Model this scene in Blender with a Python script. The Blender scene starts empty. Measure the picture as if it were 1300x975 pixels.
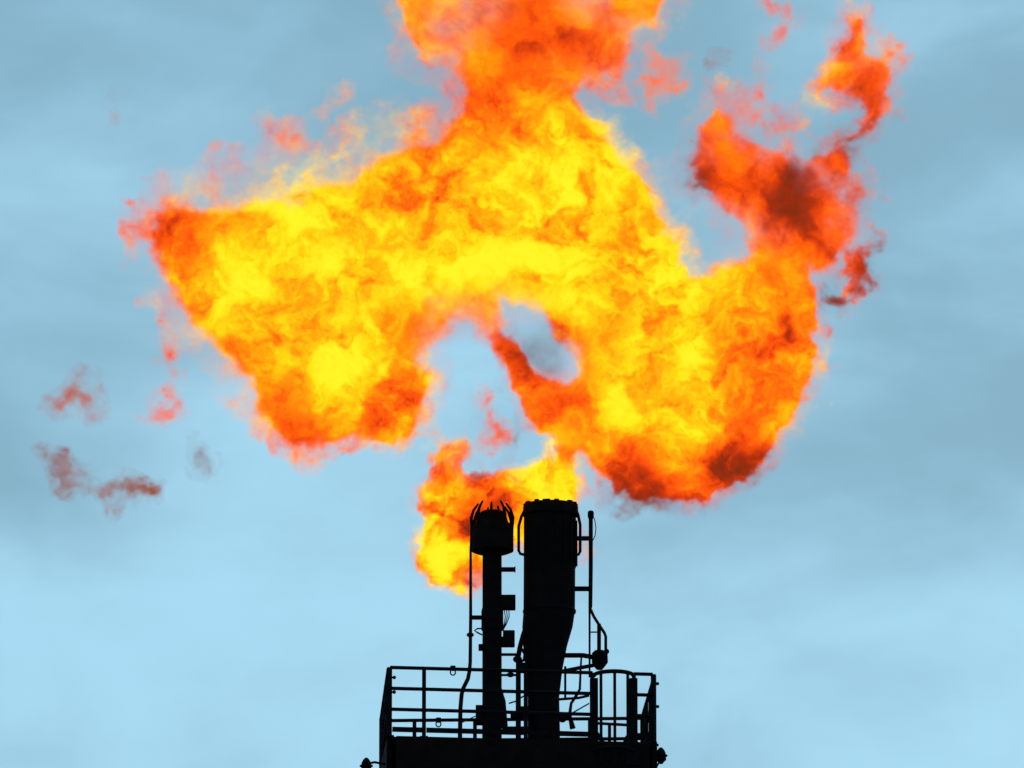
import bpy, bmesh, math, random
import numpy as np
from mathutils import Vector, Matrix

# ------------------------------------------------------------------ camera, sky, sun, exposure
S = bpy.context.scene
COL = S.collection
R = math.radians
PXM = 79.0                                   # photograph pixels per metre at the stack
ELEV = R(13.5)
CAM = Vector((-0.633, -125.0, 1.7))
SLANT = 125.0 / math.cos(ELEV)
FPX = PXM * SLANT                            # focal length in photograph pixels (1300 wide)
FWD = Vector((0, math.cos(ELEV), math.sin(ELEV)))
UP = Vector((0, -math.sin(ELEV), math.cos(ELEV)))
RIGHT = Vector((1, 0, 0))
cd = bpy.data.cameras.new('camera')
cam = bpy.data.objects.new('camera', cd)
COL.objects.link(cam)
cam.location = CAM
cam.rotation_euler = (math.pi / 2 + ELEV, 0, 0)
cd.sensor_width = 36.0
cd.lens = 36.0 * FPX / 1300.0
cd.clip_start = 1.0
cd.clip_end = 20000.0
S.camera = cam

SUN_EL, SUN_ROT = R(48), R(28)
w = bpy.data.worlds.new('World')
S.world = w
w.use_nodes = True
nt = w.node_tree
bg = nt.nodes['Background']
bg.inputs[1].default_value = 0.12
sky = nt.nodes.new('ShaderNodeTexSky')
sky.sky_type = 'NISHITA'
sky.sun_disc = False
sky.sun_elevation = SUN_EL
sky.sun_rotation = SUN_ROT
sky.air_density = 1.0
sky.dust_density = 1.0
sky.ozone_density = 1.0
L = nt.links.new
tc = nt.nodes.new('ShaderNodeTexCoord')


def wmath(op, a, b=None, c=None, clamp=False):
    n = nt.nodes.new('ShaderNodeMath')
    n.operation = op
    n.use_clamp = clamp
    for s, v in zip(n.inputs, (a, b, c)):
        if v is None:
            continue
        if isinstance(v, (int, float)):
            s.default_value = v
        else:
            L(v, s)
    return n.outputs[0]


def wnoise(scale, detail, rough, stretch, seed, dist=0.4):
    mp = nt.nodes.new('ShaderNodeMapping')
    mp.inputs['Scale'].default_value = stretch
    mp.inputs['Location'].default_value = (seed, seed * 1.7, seed * 0.3)
    mp.inputs['Rotation'].default_value = (0, R(-14), 0)
    L(tc.outputs['Generated'], mp.inputs[0])
    n = nt.nodes.new('ShaderNodeTexNoise')
    n.inputs['Scale'].default_value = scale
    n.inputs['Detail'].default_value = detail
    n.inputs['Roughness'].default_value = rough
    n.inputs['Distortion'].default_value = dist
    L(mp.outputs[0], n.inputs['Vector'])
    return n.outputs['Fac']


# thin overcast: broad bright sheet clouds with darker blue gaps, over the clear sky
c1 = wnoise(16, 5, 0.5, (1, 1, 2.1), 3.1)
c2 = wnoise(42, 4, 0.55, (1, 1, 1.7), 7.7)
sp = nt.nodes.new('ShaderNodeSeparateXYZ')
L(tc.outputs['Generated'], sp.inputs[0])
hz_ = nt.nodes.new('ShaderNodeMapRange')           # the sheet is brighter towards the horizon
L(sp.outputs[2], hz_.inputs[0])
hz_.inputs[1].default_value = 0.10
hz_.inputs[2].default_value = 0.34
hz_.inputs[3].default_value = 0.30
hz_.inputs[4].default_value = -0.30
mixn = wmath('ADD', wmath('ADD', wmath('MULTIPLY', c1, 0.95), wmath('MULTIPLY', c2, 0.22)), hz_.outputs[0])
mr = nt.nodes.new('ShaderNodeMapRange')
mr.interpolation_type = 'SMOOTHSTEP'
L(mixn, mr.inputs[0])
mr.inputs[1].default_value = 0.33
mr.inputs[2].default_value = 0.85
cloud = mr.outputs[0]
cr = nt.nodes.new('ShaderNodeValToRGB')
cr.color_ramp.elements[0].color = (1.55, 3.3, 4.25, 1)      # in units of the background strength
cr.color_ramp.elements[1].color = (3.1, 5.95, 7.55, 1)
L(cloud, cr.inputs[0])
mx = nt.nodes.new('ShaderNodeMixRGB')
mx.inputs[0].default_value = 0.85
L(sky.outputs[0], mx.inputs[1])
L(cr.outputs[0], mx.inputs[2])
L(mx.outputs[0], bg.inputs[0])

sl = bpy.data.lights.new('sun', 'SUN')
sl.energy = 0.8
sl.angle = R(10)
sl.color = (1, 0.95, 0.88)
sun = bpy.data.objects.new('sun', sl)
COL.objects.link(sun)
# the sun stands behind the stack, high and a little to the right
sd = Vector((math.sin(SUN_ROT) * math.cos(SUN_EL), math.cos(SUN_ROT) * math.cos(SUN_EL), math.sin(SUN_EL)))
sun.rotation_euler = sd.to_track_quat('Z', 'Y').to_euler()
sun.location = (30, 40, 60)

S.view_settings.view_transform = 'Standard'
S.view_settings.look = 'None'
S.view_settings.exposure = 0.0
S.view_settings.gamma = 1.0
S.cycles.transparent_max_bounces = 64
S.cycles.volume_max_steps = 512
S.cycles.volume_step_rate = 2.5
S.cycles.max_bounces = 4
S.cycles.diffuse_bounces = 1


def P(px, py, y=0.0):
    """The point of the vertical plane Y=y that a pixel of the photograph (1300 wide) looks at."""
    d = FWD + RIGHT * ((px - 650.0) / FPX) - UP * ((py - 487.5) / FPX)
    return CAM + d * ((y - CAM.y) / d.y)


# ------------------------------------------------------------------ materials
def metal(name, base, var=0.35, rough=0.85, spec=0.03):
    m = bpy.data.materials.new(name)
    m.use_nodes = True
    t = m.node_tree
    b = t.nodes['Principled BSDF']
    b.inputs['Roughness'].default_value = rough
    b.inputs['Specular IOR Level'].default_value = spec
    co = t.nodes.new('ShaderNodeTexCoord')
    n = t.nodes.new('ShaderNodeTexNoise')
    n.inputs['Scale'].default_value = 6.0
    n.inputs['Detail'].default_value = 6.0
    t.links.new(co.outputs['Object'], n.inputs['Vector'])
    r = t.nodes.new('ShaderNodeValToRGB')
    r.color_ramp.elements[0].position = 0.3
    r.color_ramp.elements[1].position = 0.7
    r.color_ramp.elements[0].color = (*[c * (1 - var) for c in base], 1)
    r.color_ramp.elements[1].color = (*[c * (1 + var) for c in base], 1)
    t.links.new(n.outputs['Fac'], r.inputs[0])
    t.links.new(r.outputs[0], b.inputs['Base Color'])
    bp = t.nodes.new('ShaderNodeBump')
    bp.inputs['Strength'].default_value = 0.3
    bp.inputs['Distance'].default_value = 0.01
    t.links.new(n.outputs['Fac'], bp.inputs['Height'])
    t.links.new(bp.outputs[0], b.inputs['Normal'])
    return m


SOOT = metal('sooty_steel', (0.006, 0.0055, 0.006))
RUST = metal('rusty_sooty_steel', (0.010, 0.006, 0.0055))
RAIL = metal('blackened_rail_paint', (0.007, 0.007, 0.0085))
LENS = metal('dirty_lamp_glass', (0.02, 0.02, 0.022), rough=0.4)
EARTH = metal('bare_earth', (0.05, 0.043, 0.034), rough=0.95)


# ------------------------------------------------------------------ mesh helpers
class MB:
    def __init__(self):
        self.v, self.f = [], []

    def ring_loft(self, rings, cap=True):
        n = len(rings[0])
        b = len(self.v)
        for r in rings:
            self.v += [Vector(p) for p in r]
        for i in range(len(rings) - 1):
            for k in range(n):
                a, c = b + i * n + k, b + i * n + (k + 1) % n
                self.f.append((a, c, c + n, a + n))
        if cap:
            self.f.append(tuple(range(b + n - 1, b - 1, -1)))
            e = b + (len(rings) - 1) * n
            self.f.append(tuple(range(e, e + n)))
        return self

    def tube(self, pts, r, n=8):
        pts = [Vector(p) for p in pts]
        rs = r if isinstance(r, (list, tuple)) else [r] * len(pts)
        rings = []
        for i, p in enumerate(pts):
            t = (pts[min(i + 1, len(pts) - 1)] - pts[max(i - 1, 0)]).normalized()
            ref = Vector((0, 1, 0)) if abs(t.y) < 0.9 else Vector((0, 0, 1))
            a = t.cross(ref).normalized()
            c = t.cross(a)
            rings.append([p + (a * math.cos(q) + c * math.sin(q)) * rs[i] for q in [2 * math.pi * k / n for k in range(n)]])
        return self.ring_loft(rings)

    def lathe(self, prof, n=28, cap=True):
        """prof: (centre Vector, radius) from bottom to top, rings level."""
        rings = [[Vector(c) + Vector((math.cos(q) * r, math.sin(q) * r, 0)) for q in [2 * math.pi * k / n for k in range(n)]] for c, r in prof]
        return self.ring_loft(rings, cap)

    def box(self, c, size, rz=0.0, tilt=None):
        c = Vector(c)
        m = Matrix.Rotation(rz, 3, 'Z')
        if tilt is not None:
            m = tilt
        h = [s / 2 for s in size]
        b = len(self.v)
        for z in (-1, 1):
            for x, y in ((-1, -1), (1, -1), (1, 1), (-1, 1)):
                self.v.append(c + m @ Vector((x * h[0], y * h[1], z * h[2])))
        self.f += [tuple(b + i for i in q) for q in ((3, 2, 1, 0), (4, 5, 6, 7), (0, 1, 5, 4), (1, 2, 6, 5), (2, 3, 7, 6), (3, 0, 4, 7))]
        return self

    def beam(self, a, b, wd, ht):
        a, b = Vector(a), Vector(b)
        x = (b - a).normalized()
        ref = Vector((0, 0, 1)) if abs(x.z) < 0.95 else Vector((0, 1, 0))
        y = ref.cross(x).normalized()
        z = x.cross(y)
        return self.box((a + b) / 2, ((b - a).length, wd, ht), tilt=Matrix((x, y, z)).transposed())

    def ball(self, c, r, n=10, sq=(1, 1, 1)):
        c = Vector(c)
        rings = []
        for i in range(1, 7):
            t = math.pi * i / 7
            rings.append([c + Vector((math.cos(q) * math.sin(t) * r * sq[0], math.sin(q) * math.sin(t) * r * sq[1], -math.cos(t) * r * sq[2])) for q in [2 * math.pi * k / n for k in range(n)]])
        return self.ring_loft(rings)


def tag(o, label=None, cat=None, group=None, kind=None):
    for k, v in (('label', label), ('category', cat), ('group', group), ('kind', kind)):
        if v:
            o[k] = v
    return o


def empty(name, loc, label, cat, group=None):
    o = bpy.data.objects.new(name, None)
    COL.objects.link(o)
    o.location = loc
    o.empty_display_size = 0.2
    return tag(o, label, cat, group)


ORIGIN = {}


def part(name, mb, mat, parent=None, smooth=False, bevel=0.0):
    base = Vector((0, 0, 0))
    p = parent
    while p is not None:
        base = base + Vector(p.location)
        p = p.parent
    me = bpy.data.meshes.new(name)
    me.from_pydata([tuple(v - base) for v in mb.v], [], mb.f)
    if smooth:
        me.shade_smooth()
        me.set_sharp_from_angle(angle=R(40))
    me.materials.append(mat)
    o = bpy.data.objects.new(name, me)
    COL.objects.link(o)
    o.parent = parent
    if bevel:
        b = o.modifiers.new('edge', 'BEVEL')
        b.width = bevel
        b.segments = 2
    return o


px = 1.0 / PXM

# ------------------------------------------------------------------ ground
g = MB()
N = 24
for i in range(N + 1):
    for k in range(N + 1):
        x = (i / N * 2 - 1)
        y = (k / N * 2 - 1)
        g.v.append(Vector((x * abs(x) * 6000, y * abs(y) * 6000, 0)))
for i in range(N):
    for k in range(N):
        a = i * (N + 1) + k
        g.f.append((a, a + N + 1, a + N + 2, a + 1))
tag(part('ground', g, EARTH), kind='structure')

# ------------------------------------------------------------------ platform, tower below it
yFL, yFR, yRL, yRR = -2.0, -1.45, 2.45, 2.25
FL, FR = P(497, 935, yFL), P(829, 945, yFR)
ZD = FL.z
RL = P(482, 1007, yRL)
RR = P(817, 1012, yRR)
for q in (FL, FR, RL, RR):
    q.z = ZD
ZT = P(492, 846.5, yFL).z                     # top rail
HR = ZT - ZD


def lerp(a, b, t):
    return a + (b - a) * t


def hz(v, z):
    return Vector((v.x, v.y, z))


mid = (FL + FR + RL + RR) / 4
plat = empty('service_platform', hz(mid, ZD - 0.72), 'black steel service platform around both burner pipes, seen from below', 'platform')
d = MB()
for a, b in ((FL, FR),):
    pass
o4 = [FL, FR, RR, RL]
b0 = len(d.v)
d.v += [hz(q, ZD - 0.05) for q in o4] + [hz(q, ZD) for q in o4]
d.f += [(3, 2, 1, 0), (4, 5, 6, 7), (0, 1, 5, 4), (1, 2, 6, 5), (2, 3, 7, 6), (3, 0, 4, 7)]
part('deck_plate', d, RUST, plat)
for a, b in ((FL, FR), (FR, RR), (RR, RL), (RL, FL)):
    dirv = (b - a).normalized()
    nrm = Vector((dirv.y, -dirv.x, 0))
    aa, bb = a + dirv * 0.07 + nrm * 0.03, b - dirv * 0.07 + nrm * 0.03
    part('edge_beam', MB().beam(hz(aa, ZD - 0.31), hz(bb, ZD - 0.31), 0.08, 0.62), RUST, plat, bevel=0.006)
for k in range(1, 6):
    t = k / 6
    a, b = lerp(FL, FR, t), lerp(RL, RR, t)
    u = (b - a).normalized()
    part('floor_joist', MB().beam(hz(a + u * 0.06, ZD - 0.19), hz(b - u * 0.06, ZD - 0.19), 0.07, 0.26), RUST, plat)
for q, sx in ((FL, -1), (FR, 1), (RL, -1), (RR, 1)):
    part('corner_bracket', MB().beam(hz(q, ZD - 0.6), hz(lerp(q, mid, 0.62), ZD - 2.6), 0.12, 0.14), RUST, plat)

tower = empty('support_tower', (mid.x, mid.y, 0), 'dark lattice tower carrying the platform and burner pipes', 'tower')
hw = 0.85
corners = [Vector((mid.x + sx * hw, mid.y + sy * hw, 0)) for sx, sy in ((-1, -1), (1, -1), (1, 1), (-1, 1))]
zt = ZD - 0.33
for c in corners:
    part('leg', MB().tube([c, hz(c, zt)], 0.09, 10), RUST, tower)
nb = 12
for i in range(nb):
    z0, z1 = zt * i / nb, zt * (i + 1) / nb
    for k in range(4):
        a, b = corners[k], corners[(k + 1) % 4]
        if i:
            part('cross_bar', MB().tube([hz(a, z0), hz(b, z0)], 0.035, 6), RUST, tower)
        part('brace', MB().tube([hz(a, z0), hz(b, z1)] if i % 2 else [hz(b, z0), hz(a, z1)], 0.035, 6), RUST, tower)


# ------------------------------------------------------------------ guardrails
def guardrail(a, b, posts, label, z_rails, toe=True, a_end=True, group='guardrails round the platform', stubs=()):
    root = empty('guardrail', hz((a + b) / 2, ZD), label, 'guardrail', group)
    dirv = (b - a).normalized()
    nrm = Vector((dirv.y, -dirv.x, 0))
    for t in posts:
        q = lerp(a, b, t)
        part('post', MB().tube([hz(q, ZD - 0.01), hz(q, ZT)], 0.032, 8), RAIL, root)
        part('base_plate', MB().box(hz(q, ZD + 0.012), (0.13, 0.13, 0.02)), RAIL, root)
    for z in z_rails:
        part('rail', MB().tube([hz(a, z), hz(b, z)], 0.029, 8), RAIL, root)
    if toe:
        for i in range(len(posts) - 1):
            t0, t1 = posts[i], posts[i + 1]
            u0, u1 = lerp(a, b, t0) + dirv * 0.035, lerp(a, b, t1) - dirv * 0.035
            part('toe_board', MB().beam(hz(u0 + nrm * 0.02, ZD + 0.122), hz(u1 + nrm * 0.02, ZD + 0.122), 0.012, 0.082), RAIL, root)
    return root


def inset(a, b, t0=0.0, t1=1.0):
    return lerp(a, b, t0), lerp(a, b, t1)


zr = [ZD + HR * q for q in (0.40, 0.70, 1.0)]
fl, fr = P(495, 935, yFL + 0.05), P(829, 945, yFR + 0.05)
fl.z = fr.z = ZD


def tpx(p):                                    # position along the front rail for a pixel column
    return (p - 495.0) / (829.0 - 495.0)


front = guardrail(*inset(fl, fr, 0, tpx(752)), [0, 43 / 257, 172 / 257, 1.0], 'long front guardrail left of the ladder cage, with three rails', zr)
for zz in (0.85, 0.64):
    q = hz(fl, ZD + HR * zz)
    part('bolt', MB().tube([q + Vector((-0.02, -0.03, 0)), q + Vector((0.05, -0.03, 0))], 0.016, 8).ball(q + Vector((0.065, -0.03, 0)), 0.03, 8), RAIL, front)
fr_r = guardrail(*inset(fl, fr, tpx(805), 1.0), [0, 1.0], 'short front guardrail right of the ladder cage', zr)
for zz in (0.86, 0.53):
    q = hz(fr, ZD + HR * zz)
    part('bolt', MB().tube([q, q + Vector((0.06, -0.03, 0))], 0.016, 8).ball(q + Vector((0.075, -0.03, 0)), 0.028, 8), RAIL, fr_r)
rl, rr = RL + Vector((0.02, -0.06, 0)), RR + Vector((-0.02, -0.06, 0))
guardrail(rl, rr, [0, 0.128, 0.36, 0.44, 0.62, 0.8, 1.0], 'rear guardrail, only its top rail and toe board showing above the deck edge', zr)
lf = fl + Vector((-0.03, 0.1, 0))
guardrail(lf, rl + Vector((0, -0.1, 0)), [0.02, 0.33, 0.66, 0.98], 'left side guardrail running back from the front corner, seen end on', zr)
guardrail(fr + Vector((0.03, 0.1, 0)), rr + Vector((0, -0.1, 0)), [0.02, 0.33, 0.66, 0.98], 'right side guardrail running back beside the right floodlight, seen end on', zr)


def shackle(c, label):
    root = empty('shackle', c, label, 'shackle', 'shackles hanging on the guardrails')
    part('clamp', MB().box(c, (0.085, 0.07, 0.08)), RAIL, root, bevel=0.01)
    pts = [c + Vector((math.cos(q) * 0.04, 0, -0.065 + math.sin(q) * 0.045)) for q in [math.pi * (0.5 + 2 * k / 14) for k in range(15)]]
    part('ring', MB().tube(pts, 0.011, 6), RAIL, root)


c = P(575, 849, yFL + 0.12)
c.z = ZT
shackle(c, 'small ring shackle clamped on the top rail of the front guardrail')
c = lerp(rl, rr, 0.22)
c.z = ZT
shackle(c, 'small shackle on the rear top rail, low beside the left post')

# ladder cage at the right of the front
cage = empty('ladder_cage', P(779, 945, yFR - 0.3), 'rounded ladder safety cage with vertical bars at the front right of the platform', 'ladder cage')
ca, cb = P(754, 860, -1.6), P(804, 862, -1.5)
ztop = P(754, 857, -1.6).z
zbot = ZD - 0.4
rad = (cb.x - ca.x) / 2
cc = (ca + cb) / 2
arc = [Vector((cc.x + rad * math.cos(q), cc.y - rad * 1.15 * math.sin(q), 0)) for q in [math.pi * (1 - k / 16) for k in range(17)]]
part('top_hoop', MB().tube([hz(q, ztop) for q in arc], 0.034, 8), RAIL, cage, smooth=True)
part('lower_hoop', MB().tube([hz(q, ZD - 0.15) for q in arc], 0.03, 8), RAIL, cage, smooth=True)
for k, wd in ((0, 0.13), (16, 0.13)):
    part('stile', MB().box(hz(arc[k], (ztop + zbot) / 2 - 0.02), (wd, 0.16, ztop - zbot - 0.06)), RAIL, cage, bevel=0.01)
for q in (P(763, 900, cc.y - 0.22), P(780.5, 900, cc.y - 0.35), P(797, 900, cc.y - 0.2)):
    q.y = cc.y - rad * 1.15 * math.sqrt(max(0, 1 - ((q.x - cc.x) / rad) ** 2)) + 0.02
    part('bar', MB().tube([hz(q, zbot), hz(q, ztop)], 0.024, 6), RAIL, cage)
for k, s in ((0, 1), (16, -1)):
    q = hz(arc[k], ZD + 0.02)
    part('gusset', MB().tube([q + Vector((0, -0.09, 0.13)), q + Vector((s * 0.1, -0.09, 0.03)), q + Vector((s * 0.16, -0.09, -0.12))], 0.04, 6), RAIL, cage)
a, b = P(754, 918, -1.55), P(806, 921, -1.5)
part('sill_bar', MB().tube([a, b], 0.024, 6), RAIL, cage)
for q in (0.38,):
    m = lerp(a, b, q)
    part('short_bar', MB().tube([m, hz(m, ZD - 0.1)], 0.026, 6), RAIL, cage)
for z in np.arange(zbot - 0.1, zbot - 3.0, -0.3):
    part('rung', MB().tube([hz(arc[0], float(z)), hz(arc[16], float(z))], 0.016, 6), RAIL, cage)
for k in (0, 16):
    part('ladder_rail', MB().beam(hz(arc[k], zbot - 3.1), hz(arc[k], zbot), 0.05, 0.08), RAIL, cage)
part('guard_plate', MB().box(hz((arc[0] + arc[16]) / 2 + Vector((0, 0.1, 0)), ZD - 0.36), (rad * 2 - 0.14, 0.04, 0.48)), RUST, cage)


# ------------------------------------------------------------------ floodlights at the lower corners
def floodlight(c, side, label):
    root = empty('floodlight', c, label, 'floodlight', 'floodlights on the platform corners')
    part('lamp_housing', MB().lathe([(c + Vector((0, 0, -0.13)), 0.05), (c + Vector((0, 0, -0.10)), 0.085), (c + Vector((0, 0, 0.02)), 0.075), (c + Vector((0, 0, 0.07)), 0.05), (c + Vector((0, 0, 0.10)), 0.02)], 14), SOOT, root, smooth=True)
    part('lens', MB().lathe([(c + Vector((0, 0, -0.16)), 0.03), (c + Vector((0, 0, -0.131)), 0.048)], 14), LENS, root)
    part('cooling_flange', MB().lathe([(c + Vector((0, 0, -0.04)), 0.105), (c + Vector((0, 0, -0.02)), 0.105)], 14), SOOT, root)
    part('arm', MB().tube([c + Vector((0, 0, 0.0)), c + Vector((side * 0.13, 0, 0.03)), c + Vector((side * 0.3, 0.03, 0.0))], 0.02, 6), SOOT, root)
    part('cable', MB().tube([c + Vector((side * 0.02, -0.02, -0.12)), c + Vector((side * 0.08, -0.02, -0.24)), c + Vector((side * 0.2, 0, -0.26)), c + Vector((side * 0.28, 0, -0.1))], 0.014, 6), SOOT, root)


floodlight(P(465, 970, -1.75), 1, 'floodlight on an arm at the lower left corner of the platform')
floodlight(P(839, 957, -1.25), -1, 'floodlight on an arm at the lower right corner of the platform')

# ------------------------------------------------------------------ the main flare pipe


def cx(x0, x1, y, dep=0.0):
    a, b = P(x0, y, dep), P(x1, y, dep)
    return ((a + b) / 2, (b.x - a.x) / 2)


pipe = empty('flare_pipe', hz(P(690, 930, 0), ZD), 'wide black flare pipe with tapered lower half, flame leaving its open top', 'flare pipe')
prof = [cx(670, 711, y) for y in (1010, 930)] + [cx(670, 710, 885), cx(667, 714, 850), cx(664, 720, 820), cx(663, 727, 796), cx(664.5, 730, 776), cx(665, 730.5, 700), cx(665, 731, 657)]
part('barrel', MB().lathe(prof, 40, cap=False), SOOT, pipe, smooth=True)
c0, r0 = cx(664, 734, 655)
z1 = P(700, 641.5).z
cz = Vector((c0.x, 0, 0))
ri = r0 - 0.05
rim = MB()
rim.lathe([(hz(cz, c0.z - 0.02), r0 - 0.03), (hz(cz, c0.z), r0), (hz(cz, z1 - 0.03), r0), (hz(cz, z1), r0 - 0.02), (hz(cz, z1), ri), (hz(cz, z1 - 0.6), ri)], 40, cap=False)
part('rim', rim, SOOT, pipe, smooth=True)
rng = random.Random(4)
for k in range(14):                                   # flame-retention tabs round the lip, burnt back unevenly
    q = 2 * math.pi * k / 14 + 0.1 + rng.uniform(-.1, .1)
    v = hz(cz, z1) + Vector((math.cos(q) * (r0 - 0.03), math.sin(q) * (r0 - 0.03), 0))
    part('retention_tab', MB().box(v + Vector((0, 0, 0.008)), (0.05, rng.uniform(.05, .12), rng.choice((0.006, 0.01, 0.014, 0.03))), q), SOOT, pipe)
for k in range(18):
    q = 2 * math.pi * k / 18
    v = hz(cz, c0.z - 0.45) + Vector((math.cos(q), math.sin(q), 0)) * (0.415)
    part('stiffener', MB().box(v, (0.03, 0.02, 0.75), q), SOOT, pipe)
for side, x0, xo, yt, yb in ((-1, 666, 658.5, 650, 703), (1, 731, 736.5, 648, 704)):
    a, t, m, b, e = P(x0, yt - 2, -0.06), P(lerp(x0, xo, .55), yt + 6, -0.06), P(xo, yt + 18, -0.06), P(xo, yb - 4, -0.06), P(x0 - side * 2, yb + (2 if side < 0 else 0), -0.06)
    part('handle', MB().tube([a, t, m, lerp(m, b, .5), b, P(xo - side * 2, yb, -0.06), e], 0.024, 8), SOOT, pipe, smooth=True)
part('weld_ring', MB().lathe([(hz(cx(664, 731, 776)[0], P(0, 779).z), 0.41), (hz(cx(664, 731, 776)[0], P(0, 777.5).z), 0.425), (hz(cx(664, 731, 776)[0], P(0, 775).z), 0.425), (hz(cx(664, 731, 776)[0], P(0, 773.5).z), 0.41)], 40), SOOT, pipe, smooth=True)
bc, br = cx(664, 717, 928)
part('base_flange', MB().lathe([(hz(bc, ZD), 0.42), (hz(bc, ZD + 0.07), 0.42), (hz(bc, ZD + 0.071), 0.36), (hz(bc, ZD + 0.14), 0.36)], 32), SOOT, pipe, smooth=True)
part('riser', MB().lathe([(hz(bc, 0.0), 0.25), (hz(bc, ZD - 0.06), 0.25)], 24), RUST, pipe, smooth=True)

# ------------------------------------------------------------------ pilot burner
DP = -0.05
pil = empty('pilot_burner', hz(P(625, 930, DP), ZD), 'slim black burner column with a wide head and crown of bent prongs', 'burner')
part('column', MB().lathe([cx(612, 637, 1010, DP), cx(612.5, 637, 700, DP), cx(612.5, 637, 690, DP)], 24), SOOT, pil, smooth=True)
part('sleeve', MB().lathe([cx(611, 639, y, DP) for y in (800, 776)] + [cx(612, 637.5, 772, DP)], 24), SOOT, pil, smooth=True)
part('burner_head', MB().lathe([cx(604, 646, 702, DP), cx(598, 652, 699.5, DP), cx(598, 652, 672, DP), cx(599.5, 650.5, 669, DP)], 32), SOOT, pil, smooth=True)
part('head_cone', MB().lathe([cx(600, 650, 669.5, DP), cx(605, 645, 662, DP), cx(607, 643, 655, DP), cx(609, 642, 651, DP), cx(613, 638, 649, DP)], 32), SOOT, pil, smooth=True)
hc, hr = cx(598, 652, 672, DP)
for k in range(9):
    q = math.pi * (1.04 + 2 * k / 9)
    dv = Vector((math.cos(q), math.sin(q), 0))
    zb, zt_ = hc.z - 0.02, P(620, 640, DP).z + 0.02 * math.sin(k * 2.3)
    pts = [hz(hc, zb) + dv * (hr - 0.02), hz(hc, lerp(zb, zt_, .45)) + dv * (hr), hz(hc, lerp(zb, zt_, .75)) + dv * (hr - 0.04), hz(hc, zt_) + dv * (hr - 0.115)]
    part('prong', MB().tube(pts, [0.03, 0.028, 0.024, 0.016], 7), SOOT, pil, smooth=True)
a, b = P(636, 723, DP), P(653, 723, DP)
part('sensor_stub', MB().tube([a, b], 0.04, 10).tube([b, b + Vector((0.02, 0, 0))], 0.05, 10), SOOT, pil)
part('junction_box', MB().box(P(645, 765, DP), (0.24, 0.2, 0.225)), SOOT, pil, bevel=0.015)
part('junction_box', MB().box(P(646, 811, DP), (0.19, 0.2, 0.25)), SOOT, pil, bevel=0.015)
part('junction_bracket', MB().box(P(637, 815, DP), (0.12, 0.1, 0.16)), SOOT, pil)
for k, x in enumerate((640, 643, 646)):
    part('cable', MB().tube([P(x, 774, DP - .05), P(x + 1.5 - k * .6, 783, DP - .06), P(640 + k * 1.5, 792, DP - .06), P(638, 801, DP - .06)], 0.009, 5), SOOT, pil)
part('gusset', MB().ring_loft([[P(x, y, DP + dd) for x, y in ((630, 858), (633, 860), (642, 890), (645, 925), (630, 925))] for dd in (-0.14, 0.14)]), SOOT, pil)
part('valve_box', MB().box(P(609, 908, DP), (0.13, 0.2, 0.3)), SOOT, pil, bevel=0.01)
part('valve_box', MB().box(P(611, 822, DP), (0.09, 0.15, 0.09)), SOOT, pil, bevel=0.01)
part('riser', MB().lathe([(hz(P(624.5, 930, DP), 0.0), 0.155), (hz(P(624.5, 930, DP), ZD - 0.06), 0.155)], 20), RUST, pil, smooth=True)
part('hook_loop', MB().tube([P(612, 798, DP - .1), P(606, 798, DP - .1), P(602.5, 800.5, DP - .1), P(606, 803, DP - .1), P(612, 806, DP - .1)], 0.013, 6), SOOT, pil)

# ------------------------------------------------------------------ ignition conduit left of the pilot burner
DC = -0.35
con = empty('ignition_conduit', hz(P(584, 935, DC), ZD), 'thin conduit rising along the left of the slim burner, kinked at the rail', 'conduit')
part('tube', MB().tube([P(584, 975, DC), P(584, 930, DC), P(584.5, 900, DC), P(586, 882, DC), P(588, 874, DC), P(594, 862, DC), P(596, 852, DC), P(597, 840, DC), P(597.5, 780, DC), P(597.5, 700, DC), P(598.5, 668, DC)], [.036, .036, .034, .034, .033, .033, .031, .029, .026, .02, .018], 8), SOOT, con, smooth=True)
part('clamp', MB().beam(P(597, 784, DC + .05), P(613, 784, DP - .14), 0.05, 0.065), SOOT, con)
part('coupling', MB().ball(P(597, 806, DC), 0.052, 10, (1.15, 1, .8)), SOOT, con, smooth=True)
part('stay_wire', MB().tube([P(585, 918, DC), P(608, 907, DP - .1)], 0.009, 5), SOOT, con)

# ------------------------------------------------------------------ small pipework between the two burners
DM = -0.25
man = empty('gas_manifold', hz(P(657, 935, DM), ZD), 'small gas pipework and valves squeezed between the two burner columns', 'pipework')
part('standpipe', MB().tube([P(658, 975, DM), P(658, 834, DM), P(660, 822, DM), P(664, 806, DM), P(667, 796, DM + .1)], [.045, .04, .04, .036, .03], 8), SOOT, man, smooth=True)
part('collar', MB().ball(P(657, 837, DM), 0.075, 10, (1, 1, .8)), SOOT, man, smooth=True)
part('bend', MB().tube([P(659, 842, DM), P(665, 838, DM - .05), P(666, 830, DM - .05), P(661, 822, DM - .03)], 0.022, 6), SOOT, man, smooth=True)
part('cross_pipe', MB().tube([P(636, 831, DM), P(658, 831, DM)], 0.024, 6), SOOT, man)
part('valve_pipe', MB().tube([P(634, 857, DM), P(658, 857, DM)], 0.02, 6), SOOT, man)
part('ball_valve', MB().ball(P(648, 856.5, DM), 0.055, 10, (1.1, 1, .8)), SOOT, man, smooth=True)
part('valve_body', MB().box(P(664, 848, DM), (0.13, 0.12, 0.16)), SOOT, man, bevel=0.02)
part('valve_body', MB().box(P(664, 904, DM), (0.22, 0.2, 0.16)), SOOT, man, bevel=0.02)
part('flange', MB().box(P(656, 908, DM), (0.2, 0.16, 0.12)), SOOT, man, bevel=0.02)
part('base_block', MB().box(P(654, 927, DM), (0.42, 0.2, 0.09)), SOOT, man, bevel=0.01)
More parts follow.
